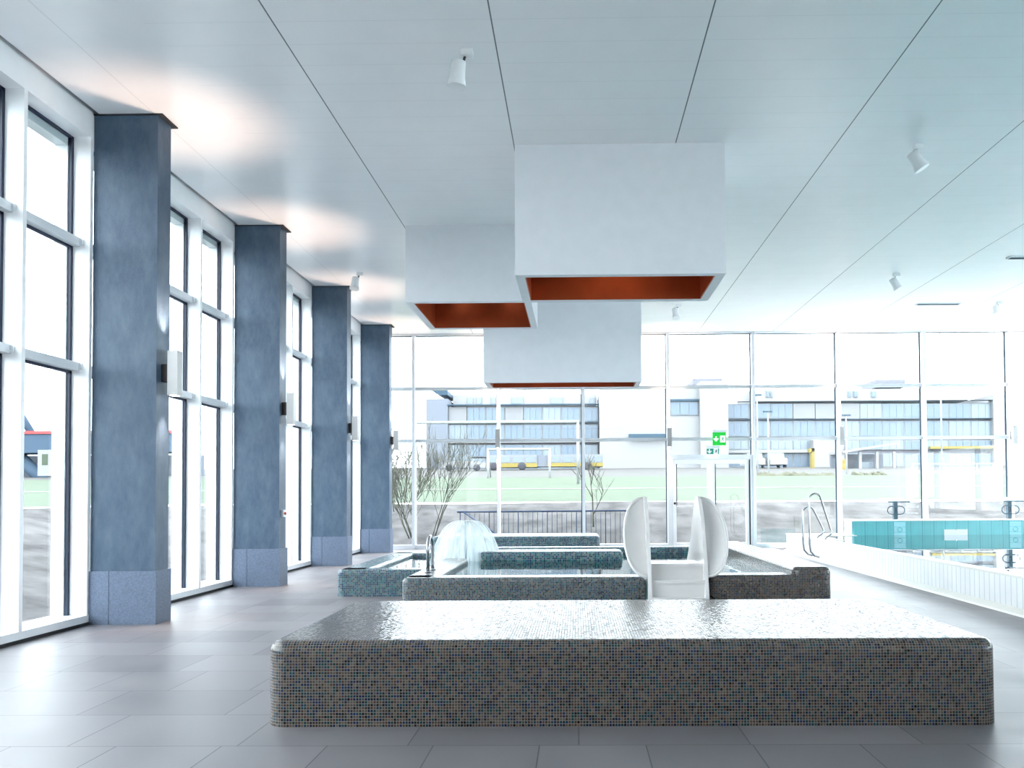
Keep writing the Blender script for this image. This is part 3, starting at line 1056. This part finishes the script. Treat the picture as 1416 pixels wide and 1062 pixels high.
# ---------------------------------------------------------------- outside: railing on the bank
ra, rb_ = at(632, 708, 21.6), at(872, 706, 21.6)
rl = empty('railing', (ra.x, 21.6, 0), 0, 'dark metal railing with thin upright bars outside the glass wall', 'railing')
W = rb_.x - ra.x
MB().tube([(0, 0, ra.z), (W, 0, rb_.z)], .022, 8).build('top_rail', M['rail_dark'], rl)
br_ = MB()
nb = 36
for k in range(nb):
    x = .08 + (W - .1) * k / (nb - 1)
    br_.tube([(x, 0, -.15), (x, 0, ra.z)], .008 if k % 6 else .014, 5)
br_.build('balusters', M['rail_dark'], rl)
rc_ = at(642, 709, 21.5); rd_ = at(682, 736, 21.0)
MB().tube([(rc_.x - ra.x, -.1, rc_.z), (rd_.x - ra.x, -.55, rd_.z), (rd_.x - ra.x + .9, -1.1, rd_.z - .6)], .022, 8).build('stair_rail', M['rail_dark'], rl)

# ---------------------------------------------------------------- outside: bare trees
def bare_tree(label, x, y, h, seed, stems=1, spread=.5, thick=.05, group='bare trees outside the glass wall', levels=4, wide=1.0):
    rnd = random.Random(seed)
    z = hgt(max(0, y - YB - .35)) - .05
    root = empty('bare_tree', (x, y, z), 0, label, 'tree', group)
    tk, bs = MB(), MB()
    def grow(mb, p, d, L, r, lev):
        q = p
        pts = [p]
        dd = d.copy()
        for k in range(4):
            dd = (dd + Vector((rnd.uniform(-.14, .14), rnd.uniform(-.14, .14), rnd.uniform(.0, .12)))).normalized()
            q = q + dd * L / 4
            pts.append(q)
        mb.tube(pts, r, 5, r1=r * .55)
        if lev <= 0: return
        for k in range(rnd.choice((4, 5))):
            t = rnd.uniform(.25, 1.0)
            i = min(3, int(t * 4))
            st = pts[i].lerp(pts[i + 1], t * 4 - i)
            a = rnd.uniform(0, 2 * PI)
            side = Vector((math.cos(a), math.sin(a), 0))
            nd = (dd + side * rnd.uniform(.35, .75) * wide + Vector((0, 0, .25))).normalized()
            grow(bs, st, nd, L * rnd.uniform(.5, .72), max(r * .5, .0045), lev - 1)
    for s_ in range(stems):
        a = rnd.uniform(0, 2 * PI)
        d = Vector((math.cos(a) * spread, math.sin(a) * spread * .5, 1)).normalized()
        o = Vector((math.cos(a) * .05 * stems, math.sin(a) * .04 * stems, 0))
        grow(tk, o, d, h * .5, thick, levels - 1)
    tk.build('trunk', M['bark'], root)
    bs.build('branches', M['bark'], root)
bare_tree('slender bare tree behind the dark railing, in front of the yellow bus', at(823, 700, 23).x, 23.0, 2.5, 11, 1, .05, .030, levels=4, wide=1.5)
bare_tree('many-stemmed bare shrub outside, left of the water dome', at(588, 700, 22.4).x, 22.4, 3.3, 5, 9, .6, .016, levels=4, wide=1.2)
bare_tree('many-stemmed bare shrub outside, just right of the farthest pillar', at(552, 700, 24.6).x, 24.6, 3.0, 8, 7, .45, .016, levels=4, wide=1.1)

# ---------------------------------------------------------------- outside: football goals
def goal(label, u0_, u1_, vt, vb, Y):
    a, b = at(u0_, vb, Y), at(u1_, vt, Y)
    g = empty('football_goal', ((a.x + b.x) / 2, Y, a.z), 0, label, 'goal', 'white goals on the lawn')
    w, h = (b.x - a.x) / 2, b.z - a.z
    for sx in (-1, 1):
        MB().tube([(sx * w, 0, -.3), (sx * w, 0, h)], .07, 8).build('post', M['goal'], g)
        MB().tube([(sx * w, 0, h), (sx * w, 1.6, -.1)], .035, 6).build('back_stay', M['goal'], g)
    MB().tube([(-w - .06, 0, h), (w + .06, 0, h)], .07, 8).build('crossbar', M['goal'], g)
goal('large white football goal on the lawn, nearest the glass wall', 573, 799, 583, 662, 40)
goal('smaller-looking white football goal in front of the yellow bus', 675, 760, 621, 659, 50)

# ---------------------------------------------------------------- outside: buildings
YBLD = 95.0
def bx_px(mb, u0_, u1_, vt, vb, y0, y1, ox=0, oz=0):
    a, b = at(u0_, vb, YBLD), at(u1_, vt, YBLD)
    mb.box(a.x - ox, b.x - ox, y0, y1, a.z - oz, b.z - oz)
    return mb
def facade_windows(root, us, rows, tones=None):
    """one window per bay and storey: frame, blue glass, pale sub-panes"""
    rnd = random.Random(len(us))
    for r, (vt, vb) in enumerate(rows):
        for i in range(len(us) - 1):
            if tones and (r, i) in tones:
                bx_px(MB(), us[i] + .6, us[i + 1] - .6, vt, vb, -.12, .3, root.location.x, 0).build('facade_panel', M['panel'], root)
                continue
            f = MB()
            bx_px(f, us[i] + .3, us[i + 1] - .3, vt, vb, -.05, .3, root.location.x, 0)
            f = f.build('window', M['bframe'], root)
            g = MB()
            n_ = 3
            for k in range(n_):
                w = (us[i + 1] - us[i] - 2.4) / n_
                bx_px(g, us[i] + 1.2 + w * k + .35, us[i] + 1.2 + w * (k + 1) - .35, vt + 1.0, vb - 1.0, -.10, -.06, root.location.x, 0)
            g.build('pane', M['bwin'] if rnd.random() < .72 else M['bpane'], f)
def building(name, label, x0u, group=None):
    return empty(name, (at(x0u, 650, YBLD).x, YBLD, 0), 0, label, 'building', group)
# left block
A = building('office_building', 'pale office block with blue window bands behind the yellow bus, left', 720)
ox = A.location.x
bx_px(MB(), 619, 828, 561, 664, .3, 12, ox).build('wall', M['wall_pale'], A)
bx_px(MB(), 590, 620, 552, 664, -.4, 11, ox).build('end_wall', M['wall_grey'], A)
bx_px(MB(), 622, 826, 541, 559, 2.5, 11, ox).build('penthouse', M['wall_white'], A)
bx_px(MB(), 619, 828, 558.5, 561.5, -.5, .4, ox).build('cornice', M['cornice'], A)
bx_px(MB(), 619, 828, 583.5, 586, -.4, .4, ox).build('cornice', M['cornice'], A)
bx_px(MB(), 619, 828, 608, 613, -.4, .4, ox).build('floor_band', M['wall_white'], A)
for a, b in ((642, 651), (655, 663), (676, 683), (705, 722), (760, 778), (816, 824)):
    w_b = bx_px(MB(), a, b, 546, 556, 2.35, 2.6, ox).build('window', M['bframe'], A)
    bx_px(MB(), a + 1, b - 1, 547, 555, 2.3, 2.36, ox).build('pane', M['bpane'], w_b)
pr = at(598, 541, YBLD); pr2 = at(620, 547, YBLD)
MB().prism([(pr.x - ox, pr.z), (pr2.x - ox, pr.z), (pr2.x - ox, pr2.z), (pr.x + 1.0 - ox, pr2.z)], 'Y', -.5, 6).build('canopy', M['cornice'], A)
facade_windows(A, [620, 646, 672, 698, 724, 750, 776, 802, 827], [(563, 583), (587, 608), (615, 632), (634, 654)], {(0, 0), (0, 3)})
# white tower, with a blank block beside it put in for window glare
B = building('white_building', 'plain white tower building between the two office blocks, with a blank wall standing for window glare', 905)
ox = B.location.x
bx_px(MB(), 829, 965, 540, 664, -2, 9, ox).build('wall', M['wall_white'], B)  # left stretch of this wall stands in for white glare on the glass
bx_px(MB(), 964, 1000, 532, 664, -3, 9, ox).build('tower', M['wall_white'], B)
bx_px(MB(), 960, 1001, 521.5, 531, 1, 6, ox).build('roof_plant', M['wall_pale'], B)
bx_px(MB(), 922, 964, 555, 558, -2.4, -2, ox).build('cornice', M['cornice'], B)
f = bx_px(MB(), 924, 962, 558, 577, -2.1, -1.9, ox).build('window', M['bframe'], B)
g = MB()
for k in range(3):
    bx_px(g, 925 + 12.4 * k, 936.4 + 12.4 * k, 559, 576, -2.16, -2.1, ox)
g.build('pane', M['bwin'], f)
bx_px(MB(), 868, 925, 602, 609, -2.6, -2, ox).build('transom_reflection', M['cornice'], B)  # dark band added for the transom's reflection in the window glass
# right block
C = building('office_building', 'long pale office block with blue window bands and white panels, right', 1190)
ox = C.location.x
bx_px(MB(), 1003, 1373, 557, 664, .3, 12, ox).build('wall', M['wall_pale'], C)
bx_px(MB(), 1372, 1394, 546, 664, -.6, 11, ox).build('end_wall', M['wall_white'], C)
bx_px(MB(), 1045, 1352, 533, 553, 2.5, 11, ox).build('penthouse', M['wall_white'], C)
bx_px(MB(), 1224, 1266, 519.5, 531, 3, 8, ox).build('roof_plant', M['wall_pale'], C)
bx_px(MB(), 1003, 1373, 553.5, 556, -.5, .4, ox).build('cornice', M['cornice'], C)
bx_px(MB(), 1003, 1373, 579, 581, -.4, .4, ox).build('cornice', M['cornice'], C)
bx_px(MB(), 1003, 1120, 622, 627, -.8, .3, ox).build('canopy', M['wall_white'], C)
bx_px(MB(), 1284, 1373, 617, 621, -.5, .3, ox).build('sign_band', M['yellow'], C)
bx_px(MB(), 1120, 1160, 609, 650, -1.5, .2, ox).build('loading_wall', M['wall_white'], C)
for a, b in ((1066, 1070), (1072, 1075), (1182, 1186), (1190, 1196), (1215, 1222), (1284, 1288)):
    w_b = bx_px(MB(), a, b, 537, 546, 2.35, 2.6, ox).build('window', M['bframe'], C)
    bx_px(MB(), a + .8, b - .8, 538, 545, 2.3, 2.36, ox).build('pane', M['bwin'], w_b)
us = [1004 + 30.7 * k for k in range(13)]
facade_windows(C, us, [(558, 579), (582, 604), (609, 622), (627, 648)], {(0, 3), (0, 4), (0, 5), (2, 4), (3, 4)})
# yellow-and-white things in the yard
def box_thing(name, label, cat, m, u0_, u1_, vt, vb, Y, depth, parts):
    a, b = at(u0_, vb, Y), at(u1_, vt, Y)
    a.z = ground(Y)
    root = empty(name, ((a.x + b.x) / 2, Y, a.z), 0, label, cat)
    w, h = (b.x - a.x) / 2, b.z - a.z
    parts(root, w, h, depth)
    return root
def crane(root, w, h, dp):
    MB().box(-w * .35, w * .35, 0, dp, -.02, h).build('tank', M['yellow'], root)
    MB().prism([(-w, h), (w * .4, h), (w * .4, h * .86), (-w * .8, h * .8)], 'Y', .0, dp).build('spout', M['yellow'], root)
box_thing('yellow_silo', 'yellow silo-like machine in the yard before the right office block', 'machine', M['yellow'], 1119, 1130, 620, 637, 84, .8, crane)
def skip(root, w, h, dp):
    MB().box(-w, w, 0, dp, -.02, h * .8).build('body', M['yellow'], root)
    MB().box(-w * 1.03, w * 1.03, -.05, dp + .05, h * .8, h).build('rim', M['yellow'], root)
box_thing('yellow_container', 'pale yellow container near the shed in the yard', 'container', M['yellow'], 1164, 1172, 635, 648, 74, 1.2, skip)

# sloping shed roof
sa, sb = at(1165, 660, 80), at(1240, 612, 80)
sh_ = empty('shed', ((sa.x + sb.x) / 2, 80, sa.z), 0, 'open shed with a sloping dark front before the right office block', 'shed')
w, h = (sb.x - sa.x) / 2, sb.z - sa.z
MB().prism([(-w, h * .7), (w, h * .95), (w, h), (-w, h * .78)], 'Y', -.4, 4).build('roof', M['wall_white'], sh_)
MB().box(-w, w, 3.6, 4, -.3, h * .72).build('back_wall', M['wall_grey'], sh_)
for k in range(4):
    MB().box(-w + k * w * .62, -w + k * w * .62 + .25, 0, .25, -.3, h * .74).build('post', M['wall_white'], sh_)
MB().box(-w * .2, w * .25, 1, 3, 0, h * .45).build('crate', M['bpane'], sh_)

# bus
ba, bb = at(660, 653, 82), at(834, 628, 82)
ba.z = ground(82)
bus = empty('bus', ((ba.x + bb.x) / 2, 82, ba.z), 0, 'long yellow and white articulated bus on the street beyond the lawn', 'bus')
w, h = (bb.x - ba.x) / 2, bb.z - ba.z
MB().prism([(-w, .3), (-.3, .3), (-.3, h * .46), (-w + .9, h * .46), (-w - .3, h * .30)], 'Y', 0, 2.5).build('lower_body', M['yellow'], bus)
MB().box(.7, w, 0, 2.5, .35, h * .46).build('rear_body', M['yellow'], bus)
MB().box(-.3, .7, .15, 2.35, .35, h * .96).build('bellows', M['wall_grey'], bus)
for a, b in ((-w + .9, -.3), (.7, w)):
    ub = MB().box(a, b, 0, 2.5, h * .46, h).build('upper_body', M['bus_white'], bus)
    n_ = 4
    for k in range(n_):
        q = (b - a) / n_
        MB().box(a + q * k + .12, a + q * (k + 1) - .12, -.04, .0, h * .5, h * .86).build('window', M['bus_glass'], ub)
for xx in (-w + 1.6, -1.8, w - 1.6):
    MB().lathe([(.15, -.02), (.40, -.02), (.40, .3), (.15, .3)], 20).build('wheel', M['tyre'], bus, (xx, .2, .39), (R(90), 0, 0))

def car(label, u, Y, rz):
    p = at(u, 650, Y)
    c = empty('car', (p.x, Y, ground(Y) + .02), rz, label, 'car', 'cars parked beyond the lawn')
    MB().prism([(-2.1, .3), (2.1, .3), (2.15, .75), (1.4, .9), (-1.6, .95), (-2.1, .8)], 'Y', 0, 1.7).build('body', M['car_white'], c)
    MB().prism([(-1.5, .93), (1.2, .9), (.55, 1.4), (-1.1, 1.42)], 'Y', .12, 1.58).build('cabin', M['bus_glass'], c)
    MB().prism([(-1.1, 1.40), (.55, 1.38), (.5, 1.45), (-1.05, 1.47)], 'Y', .12, 1.58).build('roof', M['car_white'], c)
    for xx in (-1.3, 1.3):
        MB().lathe([(.1, -.02), (.32, -.02), (.32, .2), (.1, .2)], 16).build('wheel', M['tyre'], c, (xx, .18, .32), (R(90), 0, 0))
car('white car parked in front of the bus, left', 640, 78, 0)
car('white car left of two parked before the right office block', 1052, 84, R(90))
car('white car right of two parked before the right office block', 1082, 84, R(90))

def blob_hedge(label, u0_, u1_, vt, vb, Y, seed):
    a, b = at(u0_, vb, Y), at(u1_, vt, Y)
    rnd = random.Random(seed)
    root = empty('hedge', ((a.x + b.x) / 2, Y, a.z), 0, label, 'hedge')
    w, h = (b.x - a.x) / 2, b.z - a.z
    mb = MB()
    NX = 26
    for i in range(NX + 1):
        x = -w + 2 * w * i / NX
        hh = h * (rnd.uniform(.75, 1.05) if 0 < i < NX else .4)
        for k in range(9):
            t = PI * k / 8
            mb.v.append((x + rnd.uniform(-.1, .1), -1.0 * math.cos(t) * rnd.uniform(.85, 1.1), -.2 + hh * math.sin(t) ** .6 * rnd.uniform(.9, 1.05)))
    for i in range(NX):
        for k in range(8):
            mb.face([i * 9 + k, i * 9 + k + 1, (i + 1) * 9 + k + 1, (i + 1) * 9 + k], True)
    mb.face([k for k in range(9)]); mb.face([NX * 9 + k for k in reversed(range(9))])
    mb.build('foliage', M['hedge'], root)
blob_hedge('brownish winter hedge along the lawn right of the glass door', 1046, 1152, 647, 664, 52, 4)
blob_hedge('brownish winter hedge in front of the shed', 1180, 1225, 648, 664, 52, 9)

# white mesh fence at the far right
fa, fb = at(1262, 664, 50), at(1440, 640, 50)
fn = empty('sports_fence', (fa.x, 50, fa.z), 0, 'pale mesh fence with white posts beyond the lawn, far right', 'fence')
W, h = fb.x - fa.x, fb.z - fa.z
for k in range(9):
    x = W * k / 8
    MB().box(x - .04, x + .04, -.04, .04, -.3, h).build('post', M['goal'], fn)
for z in (h * .98, h * .5, h * .08):
    MB().box(0, W, -.02, .02, z - .03, z + .03).build('rail', M['goal'], fn)
def pole(label, u, vt, vb, Y):
    a, b = at(u, vb, Y), at(u, vt, Y)
    o = empty('light_pole', (a.x, Y, a.z), 0, label, 'pole', 'thin white poles beyond the lawn')
    MB().tube([(0, 0, -.4), (0, 0, b.z - a.z)], .07, 8, r1=.045).build('mast', M['goal'], o)
    MB().box(-.30, .30, -.1, .1, b.z - a.z, b.z - a.z + .08).build('lamp_head', M['cornice'], o)
pole('thin white light pole right of the glass door', 1048, 547, 664, 55)
pole('thin white light pole second from the glass door, to its right', 1063, 570, 664, 55)
pole('thin white light pole beside the shed', 1171, 575, 664, 55)
pole('thin white light pole rising above the right office block', 1303, 460, 664, 55)

# bridge seen through the left windows
bp_ = at(70, 650, 60)
bd = empty('bridge', (bp_.x, 60, 0), 0, 'blue-grey steel bridge seen through the nearest left window', 'bridge')
za, zb = at(70, 626, 60).z, at(70, 600, 60).z
MB().box(-16, 9, 0, 3, za, zb).build('girder', M['bridge'], bd)
MB().box(-16, 9, -.1, .1, zb, zb + .22).build('stripe', M['red'], bd)
for x0__, x1__ in ((-4.6, -2.0), (3.0, 5.0)):
    MB().tube([(x0__, 1, zb + 4.2), (x1__, 1, zb)], .28, 8).build('brace', M['bridge'], bd)
    MB().tube([(x0__ + 1.4, 1, za), (x1__ + 1.2, 1, 2.2)], .5, 8).build('strut', M['bridge'], bd)
MB().box(-16, 9, 4, 5, 2, za).build('abutment', M['wall_grey'], bd)
cb = at(62, 652, 56); ct = at(62, 622, 56)
cn = empty('site_sign', (cb.x, 56, cb.z), 0, 'white and green board standing below the bridge', 'board')
MB().box(-.5, .5, 0, .15, -.3, ct.z - cb.z).build('board', M['wall_white'], cn)
MB().box(-.2, .2, -.02, 0, (ct.z - cb.z) * .3, (ct.z - cb.z) * .8).build('green_panel', M['grass'], cn)
